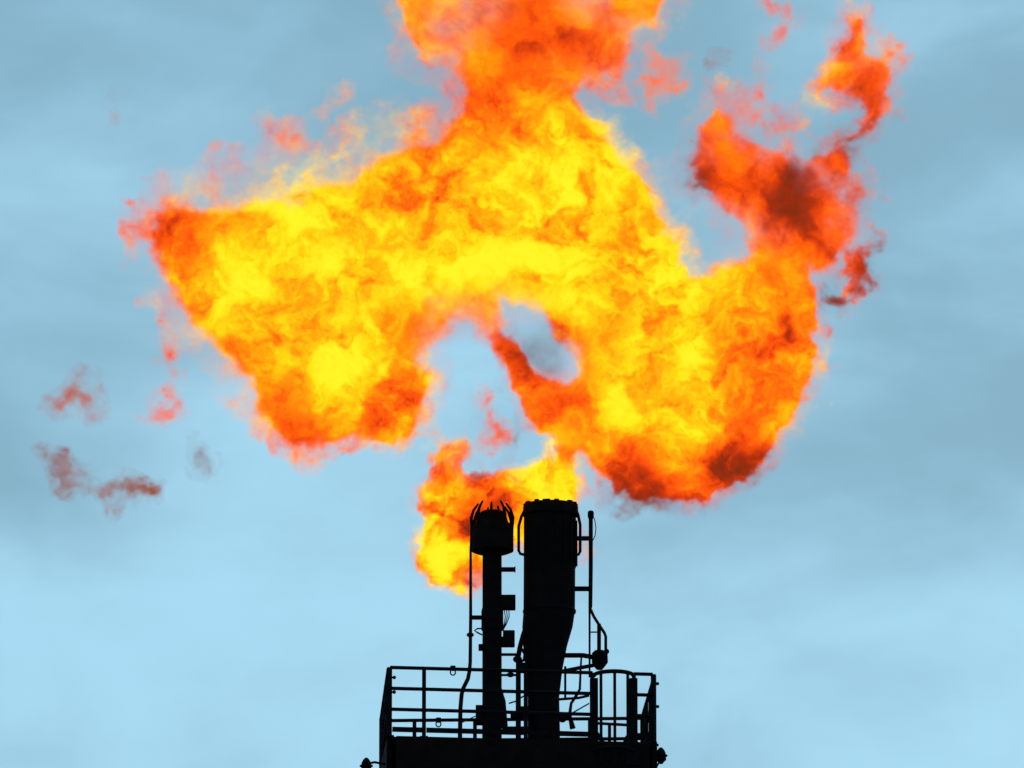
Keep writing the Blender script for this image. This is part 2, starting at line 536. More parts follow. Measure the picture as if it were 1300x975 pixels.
part('lever', MB().tube([P(661, 886, DM), P(670, 881, DM)], 0.013, 5), SOOT, man)
part('lever', MB().tube([P(646, 893, DM), P(656, 890, DM)], 0.013, 5), SOOT, man)

# ------------------------------------------------------------------ pole with brackets right of the flare pipe
DG = 0.05
pole = empty('thermocouple_pole', hz(P(750, 935, DG), ZD), 'thin pole bracketed to the right of the wide flare pipe, splitting lower down', 'pole')
part('upright', MB().tube([P(748.5, 860, DG), P(748.5, 778, DG), P(749.5, 770, DG), P(750, 720, DG), P(750, 658, DG)], [.016, .018, .032, .034, .034], 8), SOOT, pole, smooth=True)
part('cap', MB().lathe([(P(750, 659, DG), .036), (P(750, 656, DG), .05), (P(750, 650, DG), .05), (P(750, 648.5, DG), .034)], 12), SOOT, pole, smooth=True)
part('lead_wire', MB().tube([P(752, 654, DG), P(755, 660, DG), P(756.5, 670, DG), P(755.5, 680, DG), P(752, 687, DG)], 0.008, 5), SOOT, pole)
part('bracket', MB().beam(P(729, 683.5, DG), P(750, 683.5, DG), .06, .065), SOOT, pole)
part('bracket', MB().beam(P(728, 747.5, DG), P(750, 747.5, DG), .06, .07), SOOT, pole)
part('sloping_tube', MB().tube([P(750, 774, DG), P(754, 783, DG), P(761, 794, DG), P(767, 803, DG), P(769, 808, DG), P(769, 826, DG), P(766, 842, DG)], 0.024, 8), SOOT, pole, smooth=True)
part('strut', MB().tube([P(760.5, 792, DG), P(760.5, 832, DG)], 0.032, 8), SOOT, pole)
part('tie', MB().tube([P(748.5, 802.5, DG), P(760, 802.5, DG)], 0.012, 6), SOOT, pole)
part('knob', MB().ball(P(770, 827, DG), 0.045, 10), SOOT, pole, smooth=True)

DB = 0.0
val = empty('control_valve', P(762, 846, DB), 'round valve actuator on two cantilever pipes beside the wide flare pipe', 'valve')
part('actuator', MB().lathe([(P(761, 850, DB), .05), (P(761, 845, DB), .10), (P(761.5, 841, DB), .13), (P(761.5, 829, DB), .125), (P(761, 826, DB), .08)], 16), SOOT, val, smooth=True)
part('supply_pipe', MB().tube([P(714, 832, DB), P(740, 832, DB), P(757, 835, DB)], 0.04, 8), SOOT, val)
part('supply_pipe', MB().tube([P(710, 853, DB), P(735, 848, DB), P(757, 844, DB)], 0.032, 8), SOOT, val)
part('drain_pipe', MB().tube([P(738, 834, DB), P(737, 850, DB), P(736, 875, DB), P(731, 884, DB), P(725, 893, DB), P(723, 908, DB), P(727, 925, DB)], [.016, .018, .022, .026, .024, .03, .05], 7), SOOT, val, smooth=True)
part('drain_pipe', MB().tube([P(717.5, 846, DB), P(717.5, 886, DB)], 0.02, 7), SOOT, val)
part('branch_pipe', MB().tube([P(708, 888, DB), P(735, 886, DB), P(748, 883, DB)], 0.022, 7), SOOT, val)
part('hand_wheel', MB().ball(P(722, 908, DB), 0.055, 10, (1, .6, 1)), SOOT, val, smooth=True)
part('gate_body', MB().ball(P(714, 912, DB), 0.07, 10), SOOT, val, smooth=True)
part('lever', MB().tube([P(727, 905, DB - .1), P(748, 893, DB - .1)], 0.012, 5), SOOT, val)


# ------------------------------------------------------------------ fire and smoke: 3-D density and heat fields computed here, held as voxel grids
LR, LU, LF = RIGHT, UP, FWD                       # the flame's own axes: it leans with the wind, across the line of sight
C0 = P(650, 487.5, 0.0)                           # local origin (photograph pixel 650,487.5 on the stack's plane)
FROT = Matrix((LR, LF, LU)).transposed()          # local (x right, y deep, z up) -> world


def bspline(n_out, step, off):
    """Matrix that upsamples random lattice values (spacing `step` cells) to n_out cells with a cubic B-spline."""
    n_in = int(n_out / step) + 5
    x = np.arange(n_out) / step + off
    i = np.floor(x).astype(int)
    t = (x - i)
    m = np.zeros((n_out, n_in), np.float32)
    r = np.arange(n_out)
    m[r, i] = (1 - t) ** 3 / 6
    m[r, i + 1] = (3 * t ** 3 - 6 * t ** 2 + 4) / 6
    m[r, i + 2] = (-3 * t ** 3 + 3 * t ** 2 + 3 * t + 1) / 6
    m[r, i + 3] = t ** 3 / 6
    return m


def octave(res, steps, rs):
    ms = [bspline(n, max(s, 1.0), rs.rand() * 0.99) for n, s in zip(res, steps)]
    a = rs.standard_normal((ms[0].shape[1], ms[1].shape[1], ms[2].shape[1])).astype(np.float32)
    a = np.tensordot(ms[0], a, (1, 0))                       # X,j,k
    a = np.matmul(ms[1], a)                                  # X,Y,k
    a = np.matmul(a, ms[2].T)
    return a


def fractal(res, cell, big, octs, gain, rs, aspect=(1, 1, 1)):
    out = None
    amp, tot = 1.0, 0.0
    for k in range(octs):
        s = big / (2.0 ** k)
        a = octave(res, [max(s * aspect[i] / cell[i], 1.0) for i in range(3)], rs) * (amp * 1.75)
        out = a if out is None else out + a
        tot += amp * amp
        amp *= gain
    out /= math.sqrt(tot)
    return out                                               # about unit deviation


def poly_sdf(poly, X, Y):
    """Signed distance to a polygon, positive inside."""
    p = np.array(poly, np.float32)
    best = np.full(X.shape, 1e9, np.float32)
    ins = np.zeros(X.shape, bool)
    for i in range(len(p)):
        a, b = p[i], p[(i + 1) % len(p)]
        e = b - a
        t = np.clip(((X - a[0]) * e[0] + (Y - a[1]) * e[1]) / max(float(e @ e), 1e-6), 0, 1)
        dx, dy = X - a[0] - t * e[0], Y - a[1] - t * e[1]
        best = np.minimum(best, dx * dx + dy * dy)
        c = (a[1] > Y) != (b[1] > Y)
        if a[1] != b[1]:
            ins ^= c & (X < (b[0] - a[0]) * (Y - a[1]) / (b[1] - a[1]) + a[0])
    return np.where(ins, 1, -1) * np.sqrt(best)


def spots(lst, X, Y, base, wbase=0.02):
    num, den = np.full(X.shape, base * wbase, np.float32), np.full(X.shape, wbase, np.float32)
    for x, y, r, v in lst:
        k = np.exp(-((X - x) ** 2 + (Y - y) ** 2) / (2 * r * r)).astype(np.float32)
        num += k * v
        den += k
    return num / den


def smooth01(x):
    x = np.clip(x, 0, 1)
    return x * x * (3 - 2 * x)


def take2(m, U, V, u0, v0, st):
    """Nearest look-up of a 2-D map (map step st px, origin u0,v0)."""
    i = np.clip(((U - u0) / st + 0.5).astype(np.int32), 0, m.shape[0] - 1)
    k = np.clip(((V - v0) / st + 0.5).astype(np.int32), 0, m.shape[1] - 1)
    return m[i, k]


def fire_material(name, sigma, glow, ramp=None):
    ramp = ramp or FIRE_RAMP
    m = bpy.data.materials.new(name)
    m.use_nodes = True
    t = m.node_tree
    t.nodes.clear()
    out = t.nodes.new('ShaderNodeOutputMaterial')
    ad = t.nodes.new('ShaderNodeAddShader')
    ab = t.nodes.new('ShaderNodeVolumeAbsorption')
    em = t.nodes.new('ShaderNodeEmission')
    d = t.nodes.new('ShaderNodeAttribute')
    d.attribute_name = 'density'
    h = t.nodes.new('ShaderNodeAttribute')
    h.attribute_name = 'temperature'
    r = t.nodes.new('ShaderNodeValToRGB')
    el = r.color_ramp.elements
    el[0].position, el[1].position = ramp[0][0], ramp[-1][0]
    el[0].color, el[1].color = (*ramp[0][1], 1), (*ramp[-1][1], 1)
    for pos, c in ramp[1:-1]:
        el.new(pos).color = (*c, 1)
    k = t.nodes.new('ShaderNodeMath')
    k.operation = 'MULTIPLY'
    k.inputs[1].default_value = sigma
    g_ = t.nodes.new('ShaderNodeMath')
    g_.operation = 'MULTIPLY'
    g_.inputs[1].default_value = glow
    l = t.links.new
    l(d.outputs['Fac'], k.inputs[0])
    l(k.outputs[0], g_.inputs[0])
    l(k.outputs[0], ab.inputs['Density'])
    ab.inputs['Color'].default_value = (0, 0, 0, 1)
    l(h.outputs['Fac'], r.inputs[0])
    l(r.outputs[0], em.inputs['Color'])
    l(g_.outputs[0], em.inputs['Strength'])
    l(em.outputs[0], ad.inputs[0])
    l(ab.outputs[0], ad.inputs[1])
    l(ad.outputs[0], out.inputs['Volume'])
    return m


FIRE_RAMP = [(0.0, (0.15, 0.020, 0.005)), (0.12, (0.32, 0.018, 0.003)), (0.22, (0.62, 0.034, 0.002)), (0.33, (1.05, 0.085, 0.002)), (0.45, (1.15, 0.18, 0.002)),
             (0.58, (1.25, 0.33, 0.002)), (0.72, (1.3, 0.55, 0.003)), (0.86, (1.35, 0.80, 0.006)), (1.0, (1.4, 0.95, 0.02))]
SMOKE_RAMP = [(0.0, (0.16, 0.05, 0.025)), (0.15, (0.34, 0.07, 0.025)), (0.30, (0.62, 0.10, 0.03)), (0.45, (0.95, 0.17, 0.03)), (1.0, (1.2, 0.5, 0.05))]


def skin_material(name, col, fac):
    m = bpy.data.materials.new(name)
    m.use_nodes = True
    t = m.node_tree
    t.nodes.clear()
    out = t.nodes.new('ShaderNodeOutputMaterial')
    mxs = t.nodes.new('ShaderNodeMixShader')
    tr = t.nodes.new('ShaderNodeBsdfTransparent')
    em = t.nodes.new('ShaderNodeEmission')
    em.inputs[0].default_value = (*col, 1)
    mxs.inputs[0].default_value = fac
    t.links.new(tr.outputs[0], mxs.inputs[1])
    t.links.new(em.outputs[0], mxs.inputs[2])
    t.links.new(mxs.outputs[0], out.inputs['Surface'])
    return m


SKIN = skin_material('thin_flame_edge', (1.0, 0.30, 0.08), 0.03)
SKIN_SMOKE = skin_material('thin_smoke_edge', (0.30, 0.16, 0.10), 0.02)
FIRE = fire_material('burning_gas', 9.0, 1.0)


def field_nodes(name, data_obj, lo, hi, res, mat, mode):
    g = bpy.data.node_groups.new(name, 'GeometryNodeTree')
    g.interface.new_socket('Geometry', in_out='INPUT', socket_type='NodeSocketGeometry')
    g.interface.new_socket('Geometry', in_out='OUTPUT', socket_type='NodeSocketGeometry')
    n_, l = g.nodes, g.links.new
    go = n_.new('NodeGroupOutput')
    oi = n_.new('GeometryNodeObjectInfo')
    oi.transform_space = 'ORIGINAL'
    oi.inputs[0].default_value = data_obj
    pos = n_.new('GeometryNodeInputPosition')
    sep = n_.new('ShaderNodeSeparateXYZ')
    l(pos.outputs[0], sep.inputs[0])
    idx = []
    for k in range(3):
        m_ = n_.new('ShaderNodeMapRange')
        l(sep.outputs[k], m_.inputs[0])
        m_.inputs[1].default_value = lo[k]
        m_.inputs[2].default_value = hi[k]
        m_.inputs[3].default_value = 0
        m_.inputs[4].default_value = res[k] - 1
        fi = n_.new('FunctionNodeFloatToInt')
        fi.rounding_mode = 'ROUND'
        l(m_.outputs[0], fi.inputs[0])
        idx.append(fi.outputs[0])

    def im(op, a, b):
        q = n_.new('FunctionNodeIntegerMath')
        q.operation = op
        for s, v in zip(q.inputs, (a, b)):
            if isinstance(v, int):
                s.default_value = v
            else:
                l(v, s)
        return q.outputs[0]
    i = im('ADD', im('MULTIPLY', im('ADD', im('MULTIPLY', idx[0], res[1]), idx[1]), res[2]), idx[2])
    vols = []
    for k in (('fd', 'ft') if mode == 'volume' else ('fd',)):
        na = n_.new('GeometryNodeInputNamedAttribute')
        na.inputs[0].default_value = k
        si = n_.new('GeometryNodeSampleIndex')
        l(oi.outputs['Geometry'], si.inputs[0])
        l(na.outputs[0], si.inputs[1])
        l(i, si.inputs[2])
        vc = n_.new('GeometryNodeVolumeCube')
        l(si.outputs[0], vc.inputs[0])
        vc.inputs[2].default_value = lo
        vc.inputs[3].default_value = hi
        for a in range(3):
            vc.inputs[4 + a].default_value = res[a]
        vols.append(vc.outputs[0])
    sm = n_.new('GeometryNodeSetMaterial')
    sm.inputs[2].default_value = mat
    if mode == 'volume':
        gg = n_.new('GeometryNodeGetNamedGrid')
        gg.inputs[1].default_value = 'density'
        l(vols[1], gg.inputs[0])
        sg = n_.new('GeometryNodeStoreNamedGrid')
        sg.inputs[1].default_value = 'temperature'
        l(vols[0], sg.inputs[0])
        l(gg.outputs[1], sg.inputs[2])
        l(sg.outputs[0], sm.inputs[0])
    else:
        v2 = n_.new('GeometryNodeVolumeToMesh')
        v2.resolution_mode = 'VOXEL_SIZE'
        v2.inputs['Voxel Size'].default_value = mode
        v2.inputs['Threshold'].default_value = 0.10
        v2.inputs['Adaptivity'].default_value = 0.15
        l(vols[0], v2.inputs[0])
        l(v2.outputs[0], sm.inputs[0])
    l(sm.outputs[0], go.inputs[0])
    return g


def flame(name, label, cat, box, cell, depth, shapes, heat, opac, seed, skin=SKIN, mat=None, group=None, wc=None, warp=(20, 10, 5), bite=11.0, edge=13.0, heat_noise=0.27, shrink=-6.0, smul=1.0, skin_voxel=0.06, base_heat=0.55, heat_scale=46, rims=None, rim_mul=1.2, lace=0.7, veins=0.0, solid=(), thin_polys=(), fringe=0.06, rim=17.0, inner='burning_gas'):
    """box: photograph pixels x0,y0,x1,y1; cell: voxel size (u, depth, v) in px; shapes: outlines (poly, roundness, cap, offset)."""
    mat = mat or FIRE
    rs = np.random.RandomState(seed)
    x0, y0, x1, y1 = box
    res = (int((x1 - x0) / cell[0]) + 1, int(2 * depth / cell[1]) + 1, int((y1 - y0) / cell[2]) + 1)
    u = np.linspace(x0, x1, res[0], dtype=np.float32)
    v = np.linspace(y1, y0, res[2], dtype=np.float32)          # local z grows upward
    wv = np.linspace(-depth, depth, res[1], dtype=np.float32)
    # 2-D guides, 2 px apart, with a margin for the warp
    st, mg = 2.0, 60
    mu = np.arange(x0 - mg, x1 + mg, st, dtype=np.float32)
    mv = np.arange(y0 - mg, y1 + mg, st, dtype=np.float32)
    MX, MY = np.meshgrid(mu, mv, indexing='ij')
    D = np.full(MX.shape, -1e3, np.float32)
    for poly, cap, off in shapes:
        D = np.maximum(D, np.minimum(poly_sdf(poly, MX, MY) + off, cap)) if cap > 0 else np.minimum(D, -poly_sdf(poly, MX, MY) + off)
    T = spots(heat, MX, MY, base_heat)
    K = spots(opac, MX, MY, 1.0, 0.3) ** 2.6 if opac else np.ones_like(MX)
    for poly, kv in thin_polys:
        K = K * (1 + (kv - 1) * smooth01((poly_sdf(poly, MX, MY) + 14) / 14))
    # 3-D turbulence
    wu = fractal(res, cell, 110, 2, 0.45, rs) * warp[0] * 0.5 + fractal(res, cell, 30, 4, 0.66, rs, (1, 2, 1)) * warp[1]
    wz = fractal(res, cell, 110, 2, 0.45, rs) * warp[0] * 0.5 + fractal(res, cell, 30, 4, 0.66, rs, (1, 2, 1)) * warp[1]
    U = u[:, None, None] + wu
    V = v[None, None, :] + wz
    D3 = take2(D, U, V, mu[0], mv[0], st)
    K3 = take2(K, U, V, mu[0], mv[0], st)
    n1 = fractal(res, cell, 30, 4, 0.8, rs, (1, 2, 1))
    W = wv[None, :, None]
    if wc is not None:
        W = W - wc(MXu=u, v=v)[:, None, :] if False else W - np.asarray(wc(u[:, None], v[None, :]), np.float32)[:, None, :]
    roll = fractal((res[0], 1, res[2]), cell, 150, 2, 0.5, rs)[:, 0, :] * 22
    W = W - roll[:, None, :]
    f = D3 - W * W / (smul * 90.0) - shrink + n1 * bite
    n2 = fractal(res, cell, 24, 4, 0.85, rs, (1, 2.4, 1))
    RM = spots(rims, MX, MY, rim, 0.25) * rim_mul + 5 if rims else None
    R3 = take2(RM, U, V, mu[0], mv[0], st) if rims else rim
    sol = smooth01((D3 + n1 * 6 - 0.42 * R3) / (0.62 * R3)).astype(np.float32)
    thin = np.power(np.float32(fringe), 1 - sol)
    del R3
    dens = smooth01(f / edge) * K3 * thin * np.exp(lace * (1.9 - sol) * n2)
    del thin, sol
    if veins > 0:
        nb = fractal(res, cell, 70, 4, 0.6, rs, (1, 3.5, 1))
        vm = np.ones((res[0], 1, res[2]), np.float32)
        for x, y, r in solid:
            vm[:, 0, :] *= 1 - np.exp(-((u[:, None] - x) ** 2 + (v[None, :] - y) ** 2) / (2 * r * r))
        dens *= 1 - veins * vm * smooth01((nb - 0.9) / 1.0)
        del nb
    del n2
    # hot and cool clumps, pulled about by the same turbulence
    T3 = take2(T, U, V, mu[0], mv[0], st)
    n3 = fractal(res, cell, heat_scale, 6, 0.82, rs, (1.0, 2.6, 0.85))
    ii = np.clip(np.arange(res[0])[:, None, None] + (wz * 1.5 / cell[0]).astype(np.int32), 0, res[0] - 1)
    kk = np.clip(np.arange(res[2])[None, None, :] + (wu * 1.5 / cell[2]).astype(np.int32), 0, res[2] - 1)
    jj = np.broadcast_to(np.arange(res[1])[None, :, None], ii.shape)
    n3 = n3[ii, jj, kk]
    temp = np.clip(T3 + n3 * heat_noise * np.clip(0.3 + T3, 0, 1.1), 0, 1)
    # empty rim so that the grid closes
    for ax in range(3):
        sl_ = [slice(None)] * 3
        for e in (0, -1):
            if ax == 2 and e == -1 and y0 < -20:
                pass
            sl_[ax] = e
            dens[tuple(sl_)] = 0
    dens[dens < 0.004] = 0
    del wu, wz, U, V, D3, K3, n1, f, T3, n3, ii, kk, jj

    def loc(pxx, pyy, wd):
        return ((pxx - 650) / PXM, wd / PXM, (487.5 - pyy) / PXM)
    lo, hi = loc(x0, y1, -depth), loc(x1, y0, depth)
    ctr = [(a + b) / 2 for a, b in zip(lo, hi)]
    lo = tuple(a - b for a, b in zip(lo, ctr))
    hi = tuple(a - b for a, b in zip(hi, ctr))
    me = bpy.data.meshes.new(name + '_field')
    me.vertices.add(res[0] * res[1] * res[2])
    for k, a in (('fd', dens), ('ft', temp)):
        me.attributes.new(k, 'FLOAT', 'POINT').data.foreach_set('value', np.ascontiguousarray(a, np.float32).ravel())
    dobj = bpy.data.objects.new(name + '_field', me)           # values only: never linked to the scene
    mw = Matrix.Translation(C0 + FROT @ Vector(ctr)) @ FROT.to_4x4()
    # the flame's visible outer edge, a real mesh
    tmp = bpy.data.objects.new('tmp', bpy.data.meshes.new('tmp'))
    COL.objects.link(tmp)
    md = tmp.modifiers.new('field', 'NODES')
    md.node_group = field_nodes(name + '_edge', dobj, lo, hi, res, skin, skin_voxel)
    dg = bpy.context.evaluated_depsgraph_get()
    sk = bpy.data.meshes.new_from_object(tmp.evaluated_get(dg))
    sk.name = name
    bpy.data.objects.remove(tmp)
    o = bpy.data.objects.new(name, sk)
    COL.objects.link(o)
    o.matrix_world = mw
    tag(o, label, cat, group)
    if not sk.materials:
        sk.materials.append(skin)
    vd = bpy.data.volumes.new(inner)
    vo = bpy.data.objects.new(inner, vd)
    COL.objects.link(vo)
    vo.parent = o
    md = vo.modifiers.new('field', 'NODES')
    md.node_group = field_nodes(name + '_gas', dobj, lo, hi, res, mat, 'volume')
    vd.materials.append(mat)
    print('FLAME', name, res, len(sk.polygons), float(dens.max()))
    return o


MAIN = [(170, 258), (182, 256), (215, 247), (250, 238), (300, 230), (350, 225), (390, 215), (430, 202), (447, 185), (475, 165), (510, 155), (545, 148), (560, 138), (572, 126),
        (566, 108), (552, 94), (532, 88), (514, 72), (502, 50), (495, 15), (493, -20), (500, -60), (540, -90), (850, -90), (862, -40), (860, 5), (850, 34), (825, 54), (806, 90),
        (785, 114), (762, 118), (752, 130), (775, 150), (797, 180), (825, 205), (845, 235), (865, 265), (880, 300), (890, 322), (905, 328), (925, 305), (915, 280), (905, 265),
        (885, 245), (868, 232), (866, 205), (880, 172), (905, 160), (940, 158), (960, 180), (985, 205), (1010, 205), (1035, 200), (1060, 215), (1085, 240), (1092, 270), (1085, 300), (1060, 312),
        (1042, 318), (1042, 345), (1048, 380), (1045, 420), (1037, 460), (1028, 500), (1005, 548), (985, 578), (955, 600), (925, 615), (900, 624), (885, 640), (850, 647), (810, 645),
        (780, 640), (760, 626), (740, 606), (722, 588), (720, 645), (712, 664), (680, 664), (685, 600), (690, 580), (676, 560), (664, 545), (648, 510), (630, 480), (610, 452), (596, 440), (586, 458), (566, 480),
        (560, 505), (545, 528), (527, 550), (514, 575), (498, 578), (465, 563), (440, 563), (415, 575), (385, 582), (366, 575), (350, 550), (326, 520), (302, 490), (272, 470), (236, 456),
        (217, 424), (205, 396), (191, 367), (179, 340), (181, 300)]
POCKET = [(640, 378), (684, 384), (710, 412), (728, 450), (724, 480), (692, 478), (655, 450), (638, 420)]
NOTCH = [(575, 470), (580, 445), (592, 436), (606, 448), (600, 470)]
HOLE_R = [(890, 262), (905, 262), (918, 280), (920, 300), (905, 318), (890, 305), (884, 280)]
CURL = [(1035, 100), (1045, 75), (1062, 45), (1075, 15), (1088, 18), (1084, 50), (1100, 75), (1118, 80), (1126, 75), (1128, 95), (1114, 120), (1120, 150), (1108, 165), (1085, 180), (1062, 195),
        (1045, 208), (1030, 205), (1040, 190), (1062, 175), (1080, 160), (1100, 140), (1095, 125), (1070, 118), (1045, 118), (1024, 128), (1020, 118)]
RIM_R = [(1078, 322), (1100, 312), (1118, 308), (1122, 318), (1112, 345), (1112, 365), (1092, 382), (1068, 386), (1048, 376), (1042, 355), (1052, 362), (1072, 374), (1090, 370), (1100, 350), (1092, 340), (1080, 345)]
WEDGE = [(560, 505), (566, 475), (586, 450), (600, 440), (622, 470), (620, 520), (634, 560), (638, 585), (620, 595), (600, 590), (560, 545)]
JET = [(684, 664), (688, 610), (694, 575), (690, 545), (714, 538), (730, 580), (720, 664)]
VEIL = [(882, 160), (905, 140), (930, 150), (985, 180), (1030, 190), (1075, 180), (1090, 215), (1105, 255), (1098, 300), (1070, 325), (1045, 340), (1000, 330), (930, 250), (868, 235)]
RIBBON = [(905, 155), (915, 125), (925, 135), (925, 155), (945, 162), (985, 152), (1010, 140), (1012, 150), (985, 165), (950, 172), (925, 165)]
FRINGE = [(205, 250), (225, 234), (262, 222), (284, 206), (292, 182), (304, 182), (312, 206), (340, 200), (350, 160), (372, 153), (388, 165), (398, 195), (425, 188), (445, 170), (470, 165), (500, 150), (520, 150),
          (560, 135), (560, 190), (480, 210), (440, 240), (380, 262), (300, 280), (240, 285), (200, 270)]

HEAT = [(216, 280, 24, .27), (190, 320, 22, .50), (205, 365, 22, .56), (230, 340, 30, .52), (250, 400, 28, .52), (325, 290, 32, .92), (310, 350, 32, .97), (350, 400, 36, .82), (290, 380, 24, .88), (270, 262, 30, .56), (375, 330, 28, .82),
        (425, 465, 36, 1.0), (430, 425, 28, .95), (470, 285, 36, .88), (400, 260, 32, .84), (440, 330, 28, .86), (388, 490, 28, .30), (360, 520, 24, .48), (330, 480, 24, .62), (400, 545, 26, .44),
        (450, 530, 24, .62), (470, 500, 20, .34), (500, 540, 24, .68), (520, 490, 28, .66), (545, 515, 18, .8), (492, 350, 26, .62), (468, 362, 22, .6), (520, 410, 22, .52), (552, 395, 24, .52),
        (440, 235, 22, .72), (510, 230, 36, .78), (560, 275, 40, .85), (555, 310, 30, .62), (560, 340, 30, .95), (625, 322, 34, .92), (600, 290, 20, .66), (680, 330, 34, .82), (600, 225, 34, .8), (660, 255, 34, .78), (560, 200, 24, .72), (640, 190, 30, .68),
        (600, 158, 26, .52), (680, 150, 26, .64), (650, 118, 26, .44), (720, 205, 34, .86), (770, 215, 30, .84), (750, 280, 34, .84), (795, 292, 20, .46), (700, 270, 22, .62), (730, 330, 30, .78),
        (820, 260, 26, .74), (850, 300, 22, .76), (860, 370, 34, .92), (800, 345, 34, .88), (790, 400, 34, .9), (760, 350, 26, .74), (872, 455, 34, .98), (840, 420, 26, .9), (820, 490, 34, .74),
        (760, 420, 24, .6), (770, 520, 26, .5), (800, 560, 30, .76), (850, 560, 26, .74), (900, 530, 26, .78), (935, 490, 26, .66), (920, 418, 22, .36), (965, 452, 30, .40), (955, 385, 30, .6),
        (1000, 400, 26, .5), (920, 360, 26, .62), (960, 345, 30, .56), (1005, 350, 26, .48), (1015, 470, 20, .52), (990, 520, 26, .6), (960, 575, 22, .36), (925, 604, 22, .26), (880, 590, 22, .42),
        (860, 612, 18, .34), (815, 622, 30, -.06), (790, 610, 20, .22), (840, 632, 18, .08), (770, 590, 22, .34), (875, 632, 12, .5), (740, 560, 26, .40), (705, 520, 22, .42), (660, 490, 18, .39), (630, 450, 16, .38), (684, 428, 20, -.1), (590, 500, 24, .0), (610, 555, 20, .02), (705, 555, 14, .8), (612, 430, 13, .38),
        (600, 400, 18, .48), (700, 575, 15, .72), (702, 615, 18, .92), (700, 650, 18, .9),
        (885, 215, 18, .13), (912, 195, 18, .40), (950, 220, 22, .34), (1000, 245, 18, .06), (1012, 262, 16, .10), (960, 250, 22, .31), (1060, 275, 24, .3), (930, 290, 22, .34), (980, 300, 22, .37),
        (1040, 98, 16, .5), (1065, 55, 14, .28), (1078, 172, 18, .17), (1105, 150, 13, .32), (1100, 115, 16, .34), (1085, 330, 13, .3), (1112, 335, 12, .14), (1060, 376, 12, .12), (960, 165, 16, .27),
        (525, 30, 20, .45), (540, 62, 18, .5), (560, 15, 20, .5), (605, 40, 26, .5), (650, 40, 20, .30), (676, 50, 22, -.06), (640, 62, 16, .14), (720, 64, 16, .16), (600, 112, 14, .26), (702, 52, 18, .33), (622, 62, 16, .36), (740, 40, 22, .5), (780, 20, 26, .53),
        (800, 45, 18, .5), (750, 98, 20, .42), (700, 92, 20, .40), (620, 108, 18, .32), (592, 95, 20, .48), (660, -50, 60, .45)]
OPAC = [(600, 28, 34, .16), (645, 3, 24, .16), (745, 8, 20, .16), (560, 40, 16, .4), (720, 12, 24, .18), (780, 60, 22, .38), (690, 80, 22, .6), (525, 30, 14, .7), (676, 52, 40, .9), (760, 80, 30, .6), (820, 20, 30, .55), (600, -60, 90, .4), (890, 205, 24, .6), (930, 195, 22, .65), (1000, 250, 24, .75), (1050, 230, 24, .52), (1075, 270, 24, .48), (960, 250, 20, .6), (990, 300, 20, .55), (1030, 205, 20, .4), (735, 95, 26, .5), (690, 105, 22, .7), (560, 392, 26, .35), (548, 430, 20, .4), (620, 372, 20, .42), (660, 384, 22, .30), (725, 440, 16, .35), (585, 420, 16, .35), (300, 222, 26, .6), (250, 238, 20, .6), (350, 203, 26, .5), (420, 192, 22, .6), (200, 345, 14, .5), (240, 430, 20, .45),
        (480, 165, 18, .5), (935, 272, 22, .35), (960, 180, 18, .4), (1040, 105, 22, .75), (1085, 100, 26, .42), (1070, 45, 20, .5), (1085, 165, 26, .8), (1090, 350, 34, .65), (960, 160, 22, .5), (770, 135, 18, .55), (840, 225, 12, .5), (685, 140, 20, .8), (1020, 330, 14, .8), (600, 140, 16, .8)]

RIMS = [(200, 250, 40, 30), (260, 235, 40, 44), (340, 215, 40, 46), (420, 195, 40, 44), (500, 160, 36, 40), (185, 330, 30, 40), (220, 410, 34, 44), (270, 470, 30, 44), (330, 520, 30, 30), (400, 570, 40, 22), (500, 570, 30, 18),
        (555, 500, 24, 26), (560, 430, 30, 44), (600, 410, 30, 34), (650, 470, 30, 8), (700, 540, 30, 8), (690, 420, 30, 34), (730, 450, 26, 30), (520, 20, 34, 12), (605, 30, 44, 40), (720, 40, 50, 16), (820, 30, 40, 18), (780, 110, 36, 20), (800, 180, 24, 24), (830, 215, 26, 26), (858, 258, 20, 24), (700, 575, 26, 6),
        (870, 280, 24, 22), (890, 190, 40, 14), (960, 190, 40, 18), (1030, 210, 40, 17), (1080, 260, 40, 24), (930, 290, 26, 34), (1040, 330, 20, 24), (1045, 420, 30, 10), (1000, 540, 40, 13), (900, 610, 50, 8), (800, 630, 50, 8), (1080, 100, 60, 9), (1090, 350, 30, 3), (705, 610, 26, 7)]
HEAT = [(x, y, r, (t if t < .55 else .55 + (t - .55) * .88) + (.05 if y < 110 else -.02 if x > 780 else 0)) for x, y, r, t in HEAT]
shapes = [(MAIN, 130, 0), (FRINGE, 26, 9), (CURL, 22, 10), (RIM_R, 16, 9), (RIBBON, 12, 8), (VEIL, 26, 12), (JET, 40, 8), (WEDGE, 10, 4), (HOLE_R, -1, 0)]
flame('flare_fireball', 'huge yellow and orange fireball billowing above the wide flare pipe', 'flame', (110, -110, 1160, 690), (2.0, 5.0, 2.0), 160, shapes, HEAT, OPAC, 11, veins=.975, thin_polys=((POCKET, .05), (WEDGE, .06), (NOTCH, .1)), rims=RIMS, fringe=.062, rim=17, shrink=-15, solid=((705, 590, 40), (940, 200, 60), (1050, 220, 60), (676, 50, 40), (650, 470, 40)))

